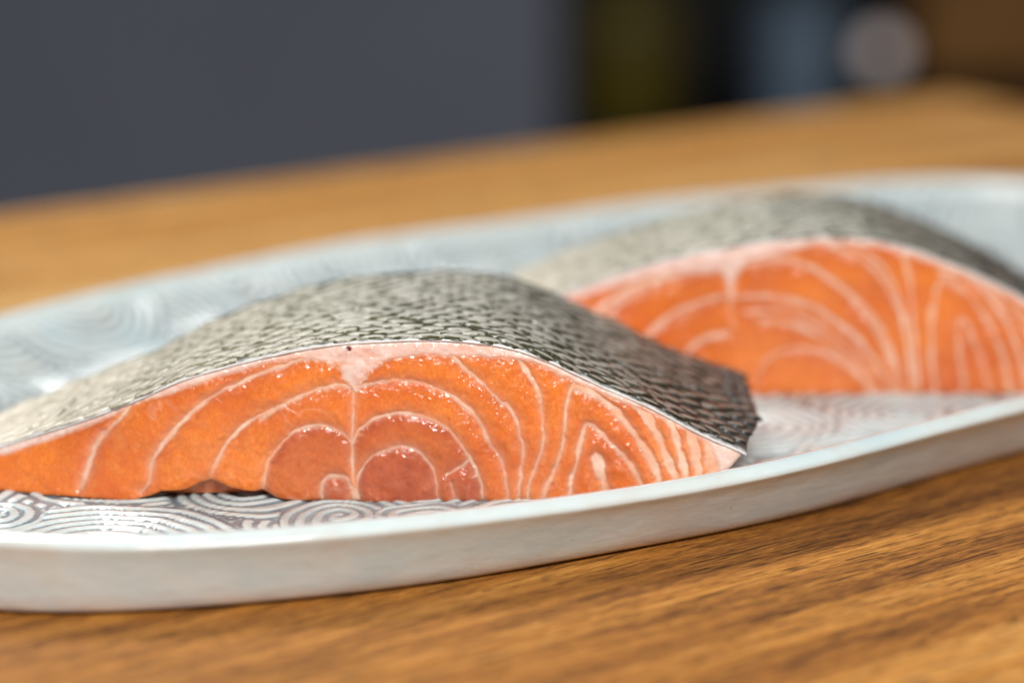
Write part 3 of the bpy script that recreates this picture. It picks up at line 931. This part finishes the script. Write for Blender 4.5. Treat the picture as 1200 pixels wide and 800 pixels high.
        tris = tri + [t3 for q4 in quad for t3 in ((q4[0], q4[1], q4[2]), (q4[0], q4[2], q4[3]))]
        protos.append((vv, np.array(tris), np.array(uvp)))

    def scale_mesh(name, verts, tris, uvs):
        me = mesh_np(name, verts, tris, True)
        ul = me.uv_layers.new(name='UVMap')
        ul.data.foreach_set('uv', np.ascontiguousarray(uvs[tris.ravel()], np.float32).ravel())
        return me
    pm = [scale_mesh('scale', *p) for p in protos]
    for m_ in pm: m_.materials.append(smat)
    spots = []
    rs = np.random.default_rng(11 + name_seed)
    row = 0
    yv = 3.5
    camv = np.array([0 - D['x'], 0 - D['y'], CAM_Z - 0.008]) * 1000
    while yv < 80:
        n_c = int(SL / 6.8) + 1
        for c in range(n_c + 1):
            sa = (c + 0.5 * (row % 2)) * 6.8 + rs.normal(0, 0.50)
            xh = float(np.interp(sa, arc, ax))
            yy = yv + rs.normal(0, 0.34) + 0.5 * math.sin(sa * 0.07 + name_seed)
            if sa < 1.5 or sa > SL - 0.4 or yy > float(depth(xh)) - 1.2: continue
            p = skin(sa, yy); px = skin(sa + 0.6, yy); py = skin(sa, yy + 0.6)
            tx = px - p; tx /= np.linalg.norm(tx)
            n = np.cross(tx, py - p); n /= np.linalg.norm(n)
            ty = np.cross(n, tx)
            a = rs.normal(0, 0.12) + 0.10
            t1 = tx * math.cos(a) + ty * math.sin(a); t2 = np.cross(n, t1)
            tilt = rs.normal(0, 0.07)
            n2 = n + t1 * tilt; n2 /= np.linalg.norm(n2)
            t1 = np.cross(t2, n2)
            sc = (1.16 - 0.46 * float(ss(SL - 12, SL - 1, sa))) * (1 + rs.normal(0, 0.065))
            # the belly end has smaller scales
            M = np.eye(4); M[:3, 0] = t1 * sc; M[:3, 1] = t2 * sc; M[:3, 2] = n2 * (0.35 + 0.65 * float(ss(-75, -10, xh))); M[:3, 3] = (p + n * 0.18) / 1000
            vd = camv - p
            dist = np.linalg.norm(vd)
            vis = float(n @ vd) / dist / dist ** 2
            sx_ = (p[0] / 1000 + D['x']) / (p[1] / 1000 + D['y'])
            if abs(sx_) > 0.222: vis = -1
            spots.append((vis, M, int(rs.integers(5))))
        yv += 3.3
        row += 1
    spots.sort(key=lambda t_: -t_[0])
    for vis, M, kq in spots[:n_single]:
        o = bpy.data.objects.new('scale', pm[kq])
        col.objects.link(o)
        o.parent = sk
        o.matrix_local = Matrix(M.tolist())
    vs, ts, us = [], [], []
    base = 0
    for vis, M, kq in spots[n_single:]:
        v_, t_, u_ = protos[kq]
        vs.append(v_ @ M[:3, :3].T + M[:3, 3]); ts.append(t_ + base); us.append(u_)
        base += len(v_)
    me = scale_mesh('scale_cover', np.vstack(vs), np.vstack(ts), np.vstack(us))
    so = put('scale_cover', me, smat, sk)
    so['kind'] = 'stuff'
    print('fillet', len(spots), 'scales', len(ids), 'flakes')
    return root


def depth_front(x):
    return np.interp(x, [-110, -87, -65, -44, -22, 0, 30, 60, 110], [34, 36, 44, 50, 60, 69, 71, 72, 66])


def depth_back(x):
    return np.interp(x, [-110, -60, -30, 0, 40, 110], [48, 52, 60, 66, 68, 64])


FRONT['sag'] = 1.6
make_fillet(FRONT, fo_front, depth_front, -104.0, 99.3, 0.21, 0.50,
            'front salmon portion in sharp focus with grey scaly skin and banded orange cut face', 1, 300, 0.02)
BACK['halo'] = 0.06
BACK['red'] = 0.10
BACK['pillow'] = 0.4
BACK['tone_shift'] = 0.028
BACK['tone_gain'] = 1.2
BACK['lobes'] = []
make_fillet(BACK, fo_back, depth_back, -88.0, 82.0, 0.45, 0.55,
            'blurred salmon portion behind the front one, cut off by the right edge of the photo', 5, 0, 0.04)
